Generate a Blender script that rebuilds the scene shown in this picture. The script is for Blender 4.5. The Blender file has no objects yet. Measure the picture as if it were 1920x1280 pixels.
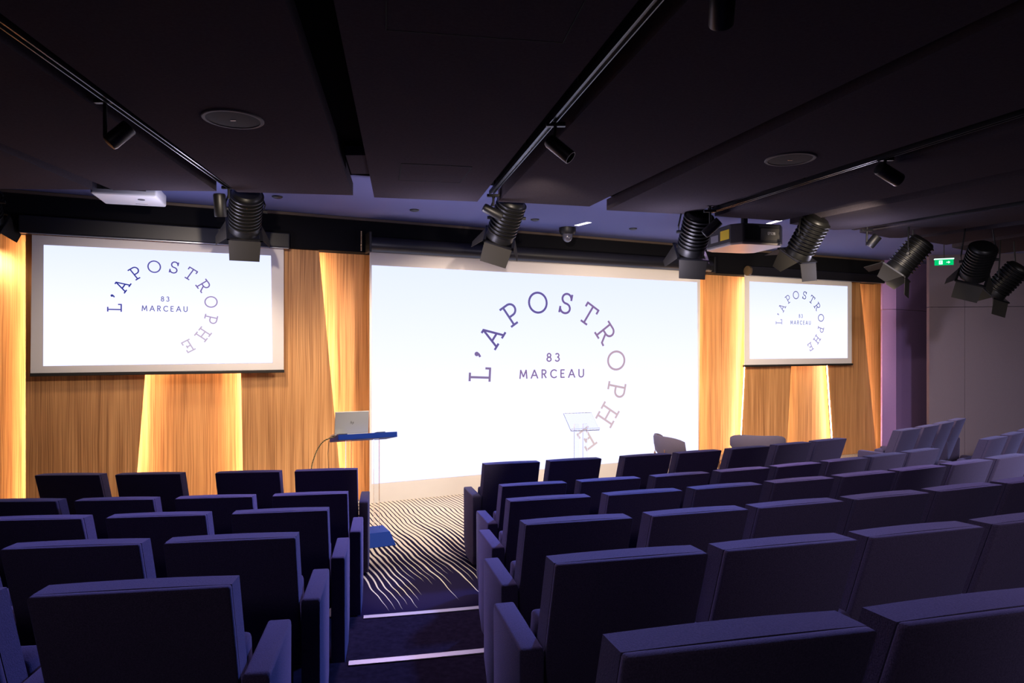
import bpy, bmesh, math, random
import numpy as np
from mathutils import Vector, Matrix
random.seed(4)
# ------------------------------------------------------------------ camera, world, exposure
F = 1280.0; CX = 960.0; HY = 650.0; CAMZ = 1.90
sc = bpy.context.scene
col = sc.collection
cd = bpy.data.cameras.new('camera'); cam = bpy.data.objects.new('camera', cd); col.objects.link(cam)
cam.location = (0, 0, CAMZ); cam.rotation_euler = (math.pi/2, 0, 0)
cd.sensor_width = 36; cd.lens = 24.0; cd.shift_y = 10/1920; cd.clip_start = .05; cd.clip_end = 100
sc.camera = cam
w = bpy.data.worlds.new('world'); sc.world = w; w.use_nodes = True
w.node_tree.nodes['Background'].inputs[0].default_value = (.25, .25, .5, 1)
w.node_tree.nodes['Background'].inputs[1].default_value = .01
vs = sc.view_settings
vs.view_transform = 'Standard'; vs.look = 'None'; vs.gamma = 1; vs.exposure = 0.0; vs.use_curve_mapping = False

ARC = Vector((-4.0, 20.0))                      # centre of the seating arcs
P0 = Vector((-1.705, 8.3)); TD = Vector((.903, .4297)).normalized(); ND = Vector((TD.y, -TD.x)); TH = math.atan2(TD.y, TD.x)

def G(px, py, h):                               # picture point -> point on the level plane z = h
    d = F*(CAMZ-h)/(py-HY)
    return Vector(((px-CX)*d/F, d, h))
def Dp(px, py, depth):                          # picture point at a depth
    return Vector(((px-CX)*depth/F, depth, CAMZ-(py-HY)*depth/F))
def W(px, py, d=0):                             # picture point -> (s, z) on the stage wall plane shifted d towards the room
    r = Vector(((px-CX)/F, 1.0)); k = (d + P0.dot(ND))/r.dot(ND)
    p = r*k
    return ((p-P0).dot(TD), CAMZ-(py-HY)*k/F)
def wall_pt(s, d, z):
    p = P0+TD*s+ND*d
    return Vector((p.x, p.y, z))

def light(name, kind, loc, energy, color, aim=None, **kw):
    l = bpy.data.lights.new(name, kind); l.energy = energy; l.color = color
    for k, v in kw.items(): setattr(l, k, v)
    o = bpy.data.objects.new(name, l); col.objects.link(o); o.location = loc
    if aim is not None: o.rotation_euler = (Vector(aim)-Vector(loc)).to_track_quat('-Z', 'Y').to_euler()
    return o
WARM = (1, .80, .58)
rad = math.radians
light('blue_wash', 'SPOT', (1.35, 7.15, 3.0), 950, (.16, .28, 1), (-1.2, 2.6, 0), spot_size=rad(66), spot_blend=.8, shadow_soft_size=.12)
light('audience_wash', 'SPOT', (-1.3, 6.9, 3.0), 400, (.80, .54, .95), (-1.0, 2.2, 0), spot_size=rad(70), spot_blend=.8, shadow_soft_size=.12)
light('audience_wash', 'SPOT', (2.1, 7.5, 3.0), 700, (.80, .54, .95), (2.0, 3.0, 0), spot_size=rad(70), spot_blend=.8, shadow_soft_size=.12)
for _x, _y in ((-2.9, 6.2), (-.6, 6.5), (1.6, 6.9), (3.9, 7.6)):      # added point lights that brighten the front of the ceiling
    light('ceiling_fill', 'POINT', (_x, _y, 2.78), 19, (.80, .74, 1), shadow_soft_size=.12)
light('house_lamp', 'SPOT', (1.4, -1.7, 3.12), 190, (.95, .80, 1), (2.9, 4.2, .5), spot_size=rad(54), spot_blend=1, shadow_soft_size=.2)
# dim house lamps on the tracks above the seats
light('house_lamp', 'SPOT', (-1.2, -2.2, 3.15), 55, (.95, .78, 1), (-.6, 3.2, .6), spot_size=rad(80), spot_blend=1, shadow_soft_size=.25)
light('house_lamp', 'SPOT', (4.3, 1.6, 3.12), 1300, (.95, .86, 1), (5.7, 6.9, .2), spot_size=rad(66), spot_blend=1, shadow_soft_size=.15)
light('house_lamp', 'SPOT', (7.4, 5.4, 3.12), 90, (1, .86, .76), (8.8, 11.5, .6), spot_size=rad(90), spot_blend=1, shadow_soft_size=.15)
light('aisle_fill', 'SPOT', (-.66, 5.35, 3.12), 420, (1, .88, .76), (-.72, 5.45, 0), spot_size=rad(25), spot_blend=.9, shadow_soft_size=.04)  # added spot without a fixture, brightens the stripe ends in the aisle
light('wall_fill', 'SPOT', (-1.9, 4.7, 3.10), 170, (1, .82, .64), (-3.2, 7.5, 1.75), spot_size=rad(74), spot_blend=.7, shadow_soft_size=.03)  # added fill spots that lift the wood wall and screen borders
light('wall_fill', 'SPOT', (.15, 5.0, 3.10), 260, (1, .82, .68), (.6, 9.4, 1.9), spot_size=rad(66), spot_blend=.7, shadow_soft_size=.03)
light('wall_fill', 'SPOT', (3.2, 5.9, 3.10), 300, (1, .82, .64), (4.6, 11.2, 1.9), spot_size=rad(60), spot_blend=.7, shadow_soft_size=.03)
light('lectern_lamp', 'SPOT', (.42, 4.25, 3.02), 420, (1, .9, .78), (-1.1, 6.75, .7), spot_size=rad(36), spot_blend=.7, shadow_soft_size=.04)

# ------------------------------------------------------------------ materials
def lin(c): return tuple(((x/255)/12.92 if x/255 <= .04045 else ((x/255+.055)/1.055)**2.4) for x in c)
def mat(name, c, rough=.6, metal=0, noise=0, nscale=40, bump=0, **kw):
    m = bpy.data.materials.new(name); m.use_nodes = True; nt = m.node_tree; b = nt.nodes['Principled BSDF']
    b.inputs['Base Color'].default_value = (*c, 1); b.inputs['Roughness'].default_value = rough; b.inputs['Metallic'].default_value = metal
    for k, v in kw.items(): b.inputs[k].default_value = v
    tc = nt.nodes.new('ShaderNodeTexCoord'); n = nt.nodes.new('ShaderNodeTexNoise')
    n.inputs['Scale'].default_value = nscale; n.inputs['Detail'].default_value = 4
    nt.links.new(tc.outputs['Object'], n.inputs['Vector'])
    if noise:
        mx = nt.nodes.new('ShaderNodeMix'); mx.data_type = 'RGBA'
        mx.inputs[6].default_value = (*[x*(1-noise) for x in c], 1); mx.inputs[7].default_value = (*[min(1, x*(1+noise)) for x in c], 1)
        nt.links.new(n.outputs['Fac'], mx.inputs[0]); nt.links.new(mx.outputs[2], b.inputs['Base Color'])
    if bump:
        bp = nt.nodes.new('ShaderNodeBump'); bp.inputs['Strength'].default_value = bump; bp.inputs['Distance'].default_value = .002
        nt.links.new(n.outputs['Fac'], bp.inputs['Height']); nt.links.new(bp.outputs[0], b.inputs['Normal'])
    return m
def emis(name, c, s):
    m = bpy.data.materials.new(name); m.use_nodes = True; nt = m.node_tree; nt.nodes.remove(nt.nodes['Principled BSDF'])
    e = nt.nodes.new('ShaderNodeEmission'); e.inputs[0].default_value = (*c, 1); e.inputs[1].default_value = s
    nt.links.new(e.outputs[0], nt.nodes['Material Output'].inputs[0]); return m

M = {}
M['fabric'] = mat('seat_fabric', (.070, .055, .104), .95, noise=.7, nscale=300, bump=.5, **{'Specular IOR Level': .1, 'Sheen Weight': .3, 'Sheen Roughness': .5, 'Sheen Tint': (.4, .42, .9, 1)})
M['frame'] = mat('seat_frame', (.01, .01, .012), .6)
M['black'] = mat('black_metal', (.006, .006, .007), .45, .1)
M['rib'] = mat('ribbed_black', (.006, .006, .006), .42, **{'Specular IOR Level': .35})
M['flap'] = mat('barn_door_black', (.022, .020, .017), .7, **{'Specular IOR Level': .2})
M['track'] = mat('track_black', (.03, .03, .035), .3, .7)
M['panel'] = mat('ceiling_felt', (.048, .041, .050), .95, noise=.25, nscale=60, **{'Specular IOR Level': 0})
M['ceil'] = mat('ceiling_paint', (.105, .125, .32), .95, noise=.1, nscale=200)
M['fascia'] = mat('fascia_black', (.006, .006, .008), .9, **{'Specular IOR Level': .1})
M['casing'] = mat('casing_black', (.010, .010, .013), .4)
M['screen'] = mat('screen_cloth', (.74, .70, .68), .9, noise=.03, nscale=5)
M['bar'] = mat('screen_bar', (.02, .018, .016), .4)
M['wallfab'] = mat('wall_felt', (.145, .120, .165), .95, noise=.3, nscale=300)
M['column'] = mat('column_felt', (.23, .14, .36), .95, noise=.3, nscale=300)
M['dark'] = mat('dark_wall', (.02, .018, .022), .9)
M['carpet'] = mat('dark_carpet', (.020, .016, .030), 1, noise=.6, nscale=30, **{'Specular IOR Level': 0})
M['nosing'] = mat('aluminium_nosing', (.36, .36, .36), .5, .4)
M['blue'] = mat('blue_lacquer', (.006, .04, .30), .55, **{'Specular IOR Level': .12})
M['silver'] = mat('laptop_silver', (.70, .66, .60), .4, .3)
M['white'] = mat('white_plastic', (.72, .75, .78), .5)
M['gray'] = mat('projector_grey', (.035, .033, .034), .45)
M['pbase'] = mat('projector_base', (.42, .36, .34), .4, .2)
M['yellow'] = mat('yellow_label', (.75, .55, .02), .6)
M['label'] = mat('grey_label', (.25, .25, .28), .6)
M['lounge'] = mat('lounge_fabric', (.11, .092, .14), .95, noise=.3, nscale=300)
M['oak'] = mat('oak', (.32, .16, .07), .5, noise=.3, nscale=30)
M['grille'] = mat('speaker_grille', (.022, .022, .025), .8, 0, noise=.6, nscale=400, **{'Specular IOR Level': .1})
M['rim'] = mat('speaker_rim', (.11, .10, .10), .7, **{'Specular IOR Level': .1})
M['led'] = emis('led_strip', (1, .70, .46), 46)
M['slot'] = emis('slot_light', (1, .95, 1), 2.2)
M['green'] = emis('exit_green', (.0, .42, .12), 1.4)
M['exitwhite'] = emis('exit_white', (.55, 1, .75), 1.8)
M['indicator'] = emis('indicator', (1, .55, .3), 1.5)
g = bpy.data.materials.new('clear_acrylic'); g.use_nodes = True; b = g.node_tree.nodes['Principled BSDF']
b.inputs['Base Color'].default_value = (.97, .98, 1, 1); b.inputs['Roughness'].default_value = .03; b.inputs['IOR'].default_value = 1.25
b.inputs['Transmission Weight'].default_value = 1
M['glass'] = g
# projected picture: soft bluish white, slightly bluer at its top
def proj_mat(name, s):
    m = bpy.data.materials.new(name); m.use_nodes = True; nt = m.node_tree; nt.nodes.remove(nt.nodes['Principled BSDF'])
    e = nt.nodes.new('ShaderNodeEmission'); tc = nt.nodes.new('ShaderNodeTexCoord'); sp = nt.nodes.new('ShaderNodeSeparateXYZ')
    r = nt.nodes.new('ShaderNodeValToRGB'); r.color_ramp.elements[0].color = (1.0, 1.02, 1.5, 1); r.color_ramp.elements[1].color = (.82, .89, 1.35, 1)
    r.color_ramp.elements[0].position = .45
    nt.links.new(tc.outputs['Generated'], sp.inputs[0]); nt.links.new(sp.outputs[2], r.inputs[0]); nt.links.new(r.outputs[0], e.inputs[0])
    e.inputs[1].default_value = s; nt.links.new(e.outputs[0], nt.nodes['Material Output'].inputs[0]); return m
M['proj'] = proj_mat('projected_white', 1.02)
def logo_mat():
    m = bpy.data.materials.new('projected_ink'); m.use_nodes = True; nt = m.node_tree; nt.nodes.remove(nt.nodes['Principled BSDF'])
    e = nt.nodes.new('ShaderNodeEmission'); a = nt.nodes.new('ShaderNodeVertexColor'); a.layer_name = 'ink'
    nt.links.new(a.outputs[0], e.inputs[0]); nt.links.new(e.outputs[0], nt.nodes['Material Output'].inputs[0]); return m
M['ink'] = logo_mat()
# wood veneer with upright grain
def wood():
    m = bpy.data.materials.new('oak_veneer'); m.use_nodes = True; nt = m.node_tree; b = nt.nodes['Principled BSDF']; L = nt.links.new
    tc = nt.nodes.new('ShaderNodeTexCoord')
    def noise(sx, sy, sz, sc_, det, inp):
        mp = nt.nodes.new('ShaderNodeMapping'); mp.inputs['Scale'].default_value = (sx, sy, sz); L(inp, mp.inputs[0])
        n = nt.nodes.new('ShaderNodeTexNoise'); n.inputs['Scale'].default_value = sc_; n.inputs['Detail'].default_value = det; L(mp.outputs[0], n.inputs['Vector']); return n
    d = noise(5, 5, 1.3, 1, 2, tc.outputs['Object'])
    sub = nt.nodes.new('ShaderNodeVectorMath'); sub.operation = 'MULTIPLY_ADD'; L(d.outputs['Color'], sub.inputs[0]); sub.inputs[1].default_value = (.035, 0, 0); L(tc.outputs['Object'], sub.inputs[2])
    f1 = noise(115, 0, .8, 1, 3, sub.outputs[0]); f2 = noise(14, 0, .5, 1, 3, sub.outputs[0])
    ad = nt.nodes.new('ShaderNodeMath'); ad.operation = 'MULTIPLY_ADD'; L(f1.outputs['Fac'], ad.inputs[0]); ad.inputs[1].default_value = .62; 
    m2 = nt.nodes.new('ShaderNodeMath'); m2.operation = 'MULTIPLY'; L(f2.outputs['Fac'], m2.inputs[0]); m2.inputs[1].default_value = .38; L(m2.outputs[0], ad.inputs[2])
    r = nt.nodes.new('ShaderNodeValToRGB'); el = r.color_ramp.elements
    el[0].position = .36; el[0].color = (.27, .112, .038, 1); el[1].position = .64; el[1].color = (.74, .39, .155, 1)
    e2 = el.new(.48); e2.color = (.52, .245, .088, 1)
    L(ad.outputs[0], r.inputs[0]); L(r.outputs[0], b.inputs['Base Color']); b.inputs['Roughness'].default_value = .55
    return m
M['wood'] = wood()
# carpet of the stage level: pale wavy stripes that taper into navy away from the wall
def stripes():
    m = bpy.data.materials.new('striped_carpet'); m.use_nodes = True; nt = m.node_tree; b = nt.nodes['Principled BSDF']; L = nt.links.new
    def math_(op, a, b_=None, c=None):
        n = nt.nodes.new('ShaderNodeMath'); n.operation = op
        for i, v in enumerate((a, b_, c)):
            if v is None: continue
            if isinstance(v, (int, float)): n.inputs[i].default_value = v
            else: L(v, n.inputs[i])
        return n.outputs[0]
    tc = nt.nodes.new('ShaderNodeTexCoord')
    def dot(v):
        n = nt.nodes.new('ShaderNodeVectorMath'); n.operation = 'DOT_PRODUCT'; L(tc.outputs['Object'], n.inputs[0]); n.inputs[1].default_value = v; return n.outputs['Value']
    s = math_('ADD', dot((TD.x, TD.y, 0)), 40); t = math_('SUBTRACT', dot((ND.x, ND.y, 0)), P0.dot(ND))
    cb = nt.nodes.new('ShaderNodeCombineXYZ'); L(math_('MULTIPLY', s, 1.5), cb.inputs[0]); L(math_('MULTIPLY', t, 1.25), cb.inputs[1])
    n1 = nt.nodes.new('ShaderNodeTexNoise'); n1.inputs['Scale'].default_value = 1; n1.inputs['Detail'].default_value = 2; L(cb.outputs[0], n1.inputs['Vector'])
    ph = math_('DIVIDE', math_('ADD', s, math_('MULTIPLY', n1.outputs['Fac'], .13)), .049)
    fr = math_('FRACT', ph); idx = math_('FLOOR', ph)
    wn = nt.nodes.new('ShaderNodeTexWhiteNoise'); wn.noise_dimensions = '1D'; L(idx, wn.inputs['W'])
    dist = math_('ABSOLUTE', math_('SUBTRACT', fr, .5))             # 0 mid stripe .. .5
    end = math_('ADD', math_('MULTIPLY', wn.outputs['Value'], .95), 2.65)
    half = math_('MULTIPLY', math_('SUBTRACT', end, t), .20)
    half = math_('MINIMUM', half, .36)
    mk = math_('LESS_THAN', dist, half)
    mx = nt.nodes.new('ShaderNodeMix'); mx.data_type = 'RGBA'; L(mk, mx.inputs[0]); mx.inputs[6].default_value = (.016, .012, .036, 1); mx.inputs[7].default_value = (.66, .57, .47, 1)
    L(mx.outputs[2], b.inputs['Base Color']); b.inputs['Roughness'].default_value = 1; b.inputs['Specular IOR Level'].default_value = 0
    return m
M['stripes'] = stripes()
def cable_mat():
    m = mat('braided_cable', (.02, .02, .02), .6); nt = m.node_tree; b = nt.nodes['Principled BSDF']
    wv = nt.nodes.new('ShaderNodeTexWave'); wv.bands_direction = 'Z'; wv.inputs['Scale'].default_value = 22
    tc = nt.nodes['Texture Coordinate']; nt.links.new(tc.outputs['Object'], wv.inputs['Vector'])
    r = nt.nodes.new('ShaderNodeValToRGB'); r.color_ramp.interpolation = 'CONSTANT'; r.color_ramp.elements[0].color = (.02, .02, .02, 1)
    r.color_ramp.elements[1].position = .5; r.color_ramp.elements[1].color = (.75, .6, .25, 1)
    nt.links.new(wv.outputs[0], r.inputs[0]); nt.links.new(r.outputs[0], b.inputs['Base Color']); return m
M['cable'] = cable_mat()

# ------------------------------------------------------------------ builders
def obj(name, bm, m, parent=None, smooth=False):
    me = bpy.data.meshes.new(name); bmesh.ops.recalc_face_normals(bm, faces=bm.faces); bm.to_mesh(me); bm.free()
    if m: me.materials.append(M[m] if isinstance(m, str) else m)
    if smooth:
        for p in me.polygons: p.use_smooth = True
        try: me.set_sharp_from_angle(angle=math.radians(35))
        except Exception: pass
    o = bpy.data.objects.new(name, me); col.objects.link(o)
    if parent: o.parent = parent
    return o
def thing(name, label, cat, loc=(0, 0, 0), rot=0, group=None):
    o = bpy.data.objects.new(name, None); col.objects.link(o); o.location = loc
    if isinstance(rot, (int, float)): o.rotation_euler = (0, 0, rot)
    else: o.rotation_euler = rot
    o.empty_display_size = .05
    return tag(o, label, cat, group)
def tag(o, label, cat, group=None):
    o['label'] = label; o['category'] = cat
    if group: o['group'] = group
    return o
def struct(o): o['kind'] = 'structure'; return o
def copy_tree(o, parent=None):
    c = o.copy(); col.objects.link(c)
    if parent: c.parent = parent
    for ch in list(o.children): copy_tree(ch, c)
    return c
def box(bm, x0, x1, y0, y1, z0, z1, bev=0, mtx=None, seg=2):
    r = bmesh.ops.create_cube(bm, size=1, matrix=Matrix.Translation(((x0+x1)/2, (y0+y1)/2, (z0+z1)/2)) @ Matrix.Diagonal((x1-x0, y1-y0, z1-z0, 1)))
    vs_ = r['verts']
    if bev:
        es = {e for v in vs_ for e in v.link_edges}
        rr = bmesh.ops.bevel(bm, geom=list(es), offset=bev, segments=seg, affect='EDGES', profile=.5)
        vs_ = list({v for f in rr['faces'] for v in f.verts} | {v for v in vs_ if v.is_valid})
    if mtx is not None: bmesh.ops.transform(bm, matrix=mtx, verts=vs_)
    return bm
def prism(bm, poly, axis, a0, a1, bev=0, seg=2):
    """extrude a 2D polygon along an axis: 'x' -> poly=(y,z); 'y' -> (x,z); 'z' -> (x,y)"""
    def mk(p, a): return {'x': (a, p[0], p[1]), 'y': (p[0], a, p[1]), 'z': (p[0], p[1], a)}[axis]
    A = [bm.verts.new(mk(p, a0)) for p in poly]; B = [bm.verts.new(mk(p, a1)) for p in poly]
    fs = [bm.faces.new(A), bm.faces.new(list(reversed(B)))]
    n = len(poly)
    for i in range(n): fs.append(bm.faces.new((A[i], B[i], B[(i+1) % n], A[(i+1) % n])))
    if bev:
        es = {e for f in fs for e in f.edges}
        bmesh.ops.bevel(bm, geom=list(es), offset=bev, segments=seg, affect='EDGES', profile=.5)
    return bm
def lathe(bm, prof, n=28, mtx=None, cap=True):
    """profile of (radius, along-y)"""
    rings = []
    for r, y in prof: rings.append([bm.verts.new((r*math.cos(2*math.pi*i/n), y, r*math.sin(2*math.pi*i/n))) for i in range(n)])
    for a, b_ in zip(rings, rings[1:]):
        for i in range(n): bm.faces.new((a[i], a[(i+1) % n], b_[(i+1) % n], b_[i]))
    if cap: bm.faces.new(rings[0]); bm.faces.new(list(reversed(rings[-1])))
    if mtx is not None: bmesh.ops.transform(bm, matrix=mtx, verts=[v for r in rings for v in r])
    return bm
def tube(bm, pts, r, n=8):
    pts = [Vector(p) for p in pts]; rings = []
    for i, p in enumerate(pts):
        d = (pts[min(i+1, len(pts)-1)]-pts[max(i-1, 0)]).normalized(); q = d.to_track_quat('Z', 'Y')
        rr = r[i] if isinstance(r, (list, tuple)) else r
        rings.append([bm.verts.new(p+q @ Vector((rr*math.cos(2*math.pi*k/n), rr*math.sin(2*math.pi*k/n), 0))) for k in range(n)])
    for a, b_ in zip(rings, rings[1:]):
        for k in range(n): bm.faces.new((a[k], a[(k+1) % n], b_[(k+1) % n], b_[k]))
    bm.faces.new(rings[0]); bm.faces.new(list(reversed(rings[-1]))); return bm
def BM(): return bmesh.new()
def hexa(bm, pts):
    v = [bm.verts.new(p) for p in pts]
    for f in ((0, 1, 2, 3), (7, 6, 5, 4), (0, 4, 5, 1), (1, 5, 6, 2), (2, 6, 7, 3), (3, 7, 4, 0)): bm.faces.new([v[i] for i in f])
    return bm
def wall_obj(name, bm, m, parent=None, **k):        # geometry in wall coordinates (s, -d, z)
    o = obj(name, bm, m, parent, **k)
    if not parent: o.location = (P0.x, P0.y, 0); o.rotation_euler = (0, 0, TH)
    return o

# ------------------------------------------------------------------ setting
CEIL = CAMZ+1.56; PB = CAMZ+1.38; PT = CAMZ+1.49
bm = BM(); box(bm, -9, 15, -4, 16, -.1, 0); struct(obj('floor', bm, 'stripes'))
def arc_pts(r, a0, a1, n):
    return [(ARC.x+r*math.sin(math.radians(a0+(a1-a0)*i/n)), ARC.y-r*math.cos(math.radians(a0+(a1-a0)*i/n))) for i in range(n+1)]
EDGES = [15.78, 16.70, 17.63, 18.55, 19.47]
for k, r in enumerate(EDGES):
    bm = BM(); inner = arc_pts(r, -14, 56, 60); outer = arc_pts(25.5, -14, 56, 60)
    n = len(inner); h0, h1 = .12*k+(.0 if k else .001), .12*(k+1)
    vi = [[bm.verts.new((p[0], p[1], h)) for p in ring] for h in (h0, h1) for ring in (inner, outer)]
    a, b_, c, d = vi
    for i in range(n-1):
        bm.faces.new((a[i], a[i+1], c[i+1], c[i])); bm.faces.new((c[i], c[i+1], d[i+1], d[i]))
    o = struct(obj('floor', bm, 'carpet'))
for k in range(3):                                  # metal nosings across the aisle
    r = EDGES[k]; z = .12*(k+1)
    rr = (4.0-.98, 4.0-.16) if k == 0 else ((4.0-.86, 4.0-.08) if k == 1 else (4.0-.75, 4.0))
    a0 = math.degrees(math.asin(rr[0]/r)); a1 = math.degrees(math.asin(rr[1]/r)); bm = BM()
    for (ra, rb, za, zb) in ((r-.006, r+.050, z, z+.006), (r-.006, r-.001, z-.03, z+.006)):
        A, B_ = arc_pts(ra, a0, a1, 8), arc_pts(rb, a0, a1, 8)
        for i in range(8):
            hexa(bm, [(*A[i], za), (*A[i+1], za), (*B_[i+1], za), (*B_[i], za), (*A[i], zb), (*A[i+1], zb), (*B_[i+1], zb), (*B_[i], zb)])
    struct(obj('trim_%d' % (k+1), bm, 'nosing'))
bm = BM(); box(bm, -9, 15, -4, 16, CEIL, CEIL+.1); struct(obj('ceiling', bm, 'ceil'))
bm = BM(); box(bm, -7, 10.2, .24, .40, 0, CEIL); struct(wall_obj('wall_front', bm, 'wood'))
bm = BM(); box(bm, -9, -8.9, -4, 9, 0, CEIL); struct(obj('wall_left', bm, 'dark'))
bm = BM(); box(bm, -9, 15, -4.1, -4, 0, CEIL); struct(obj('wall_back', bm, 'dark'))
# right hand walls: purple column then the felt wall with its panel seams
ca = Vector((6.67, 12.3)); cb_ = Vector((7.395, 12.1))
def vwall(name, a, b_, z0, z1, th, m):
    a = Vector(a); b_ = Vector(b_); d = (b_-a).normalized(); nrm = Vector((-d.y, d.x))*th; bm = BM()
    hexa(bm, [(a.x, a.y, z0), (b_.x, b_.y, z0), (b_.x+nrm.x, b_.y+nrm.y, z0), (a.x+nrm.x, a.y+nrm.y, z0), (a.x, a.y, z1), (b_.x, b_.y, z1), (b_.x+nrm.x, b_.y+nrm.y, z1), (a.x+nrm.x, a.y+nrm.y, z1)])
    return struct(obj(name, bm, m))
SEAM = CAMZ+.672
for z0, z1 in ((0, SEAM-.004), (SEAM+.004, CEIL)):
    vwall('wall_right', ca, ca+(cb_-ca)*.30, z0, z1, .1, 'column')
    vwall('wall_right', ca+(cb_-ca)*.30, Vector((8.2, 13.15)), z0, z1, .1, 'column')  # face turned back to render darker, standing in for a shadow edge
wa = Vector((7.09, 11.6)); wd = Vector((1.28, -.2)).normalized()
for i, (s0, s1) in enumerate(((0, .55), (.555, 1.55), (1.555, 2.6), (2.605, 3.6), (3.605, 6.5))):
    for z0, z1 in ((0, SEAM-.004), (SEAM+.004, CEIL)):
        vwall('wall_right', wa+wd*s0, wa+wd*s1, z0, z1, .1, 'wallfab')
vwall('wall_right', wa+Vector((.42, .62)), wa+Vector((.04, .03)), 0, CEIL, .03, 'dark')
vwall('wall_right', (13.4, 10.4), (13.6, -4), 0, CEIL, .1, 'dark')
# black fascia over the stage
FB = 3.045
bm = BM(); box(bm, -7, 9.33, 0.02, .239, FB, CEIL); struct(wall_obj('trim_4', bm, 'fascia'))
bm = BM(); box(bm, -7, 9.33, -.01, .019, CEIL-.035, CEIL-.005); struct(wall_obj('trim_5', bm, mat('fascia_trim', (.10, .07, .05), .5)))

# ------------------------------------------------------------------ wood panels with hidden strips
def wall_panel(label, l, r, lstrip=True, rstrip=True):
    t = thing('wood_panel', label, 'wall panel', (P0.x, P0.y, 0), TH, 'tapered wood panels on the stage wall')
    def edge(e, z):
        (x0, y0), (x1, y1) = e
        a = W(x0, y0, -.10); b_ = W(x1, y1, -.10); k = (z-a[1])/(b_[1]-a[1]); return a[0]+(b_[0]-a[0])*k
    z0, z1 = 0.003, FB-.001
    L0, L1, R0, R1 = edge(l, z0), edge(l, z1), edge(r, z0), edge(r, z1)
    bm = BM(); prism(bm, [(L0, z0), (R0, z0), (R1, z1), (L1, z1)], 'y', .10, .118); obj('board', bm, 'wood', t)
    bm = BM(); e = .10
    prism(bm, [(L0+e, z0), (R0-e, z0), (R1-e, z1), (L1+e, z1)], 'y', .119, .239); obj('backing', bm, 'dark', t)
    for on, a0, a1, sg in ((lstrip, L0, L1, 1), (rstrip, R0, R1, -1)):
        if not on: continue
        bm = BM(); a, b_ = .030*sg, .045*sg
        prism(bm, [(a0+a, z0+.02), (a0+b_, z0+.02), (a1+b_, z1-.02), (a1+a, z1-.02)], 'y', .135, .165); obj('light_strip', bm, 'led', t)
    return t
wall_panel('wide wood panel behind the left screen, glowing at both upright edges', ((48, 440), (48, 930)), ((272, 703), (256, 900)))
wall_panel('wood panel between left screen and main screen, leaning right edge glowing', ((452, 703), (456, 905)), ((598.5, 474), (636.6, 877)))
wall_panel('wood panel hidden behind the large main screen, thin bright right edge', ((760, 480), (760, 900)), ((1311, 510), (1311, 860)), lstrip=False)
wall_panel('narrow wood panel under the left half of the right screen', ((1398.3, 687), (1391.8, 813.6)), ((1483.5, 687), (1476.5, 826)))
wall_panel('wood panel under right half of the right screen, leaning right edge', ((1553, 685.6), (1562, 819)), ((1612.8, 531), (1641.5, 827.6)))

# ------------------------------------------------------------------ lettering from strokes
def arc(cx, cy, rx, ry, a0, a1, n=14): return [(cx+rx*math.cos(math.radians(a0+(a1-a0)*i/n)), cy+ry*math.sin(math.radians(a0+(a1-a0)*i/n))) for i in range(n+1)]
SL = {  # slab serif capitals: (width, strokes)
 'L': (.66, [[(.2, 0), (.2, 1)], [(.02, .04), (.64, .04)], [(.02, .96), (.40, .96)], [(.61, 0), (.61, .26)]]),
 'A': (.95, [[(.16, .03), (.46, .97)], [(.79, .03), (.46, .97)], [(.28, .36), (.68, .36)], [(.0, .04), (.34, .04)], [(.62, .04), (.95, .04)], [(.30, .96), (.5, .96)]]),
 'P': (.72, [[(.2, 0), (.2, 1)], [(.02, .04), (.42, .04)], [(.02, .96), (.42, .96)]+arc(.42, .70, .26, .26, 90, -90)+[(.2, .44)]]),
 'O': (.98, [arc(.49, .5, .44, .46, 0, 360, 32)]),
 'S': (.62, [arc(.31, .73, .23, .23, 20, 270, 14)[:-1]+arc(.31, .27, .25, .23, 90, -160, 14), [(.55, .68), (.55, .98)], [(.05, .02), (.05, .32)]]),
 'T': (.80, [[(.4, 0), (.4, .97)], [(.03, .96), (.77, .96)], [(.06, 1), (.06, .74)], [(.74, 1), (.74, .74)], [(.2, .04), (.6, .04)]]),
 'R': (.82, [[(.2, 0), (.2, 1)], [(.02, .04), (.40, .04)], [(.02, .96), (.42, .96)]+arc(.44, .72, .25, .24, 90, -90)+[(.2, .48)], [(.42, .48), (.66, .06), (.82, .04)]]),
 'H': (.95, [[(.2, 0), (.2, 1)], [(.75, 0), (.75, 1)], [(.2, .5), (.75, .5)], [(.0, .04), (.40, .04)], [(.55, .04), (.95, .04)], [(.0, .96), (.40, .96)], [(.55, .96), (.95, .96)]]),
 'E': (.76, [[(.2, 0), (.2, 1)], [(.02, .04), (.72, .04)], [(.02, .96), (.70, .96)], [(.2, .52), (.5, .52)], [(.50, .40), (.50, .64)], [(.69, 0), (.69, .28)], [(.67, 1), (.67, .74)]]),
 "'": (.3, [arc(.15, .80, .05, .05, 0, 360, 12), [(.20, .80), (.16, .70), (.08, .62)]])}
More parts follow.
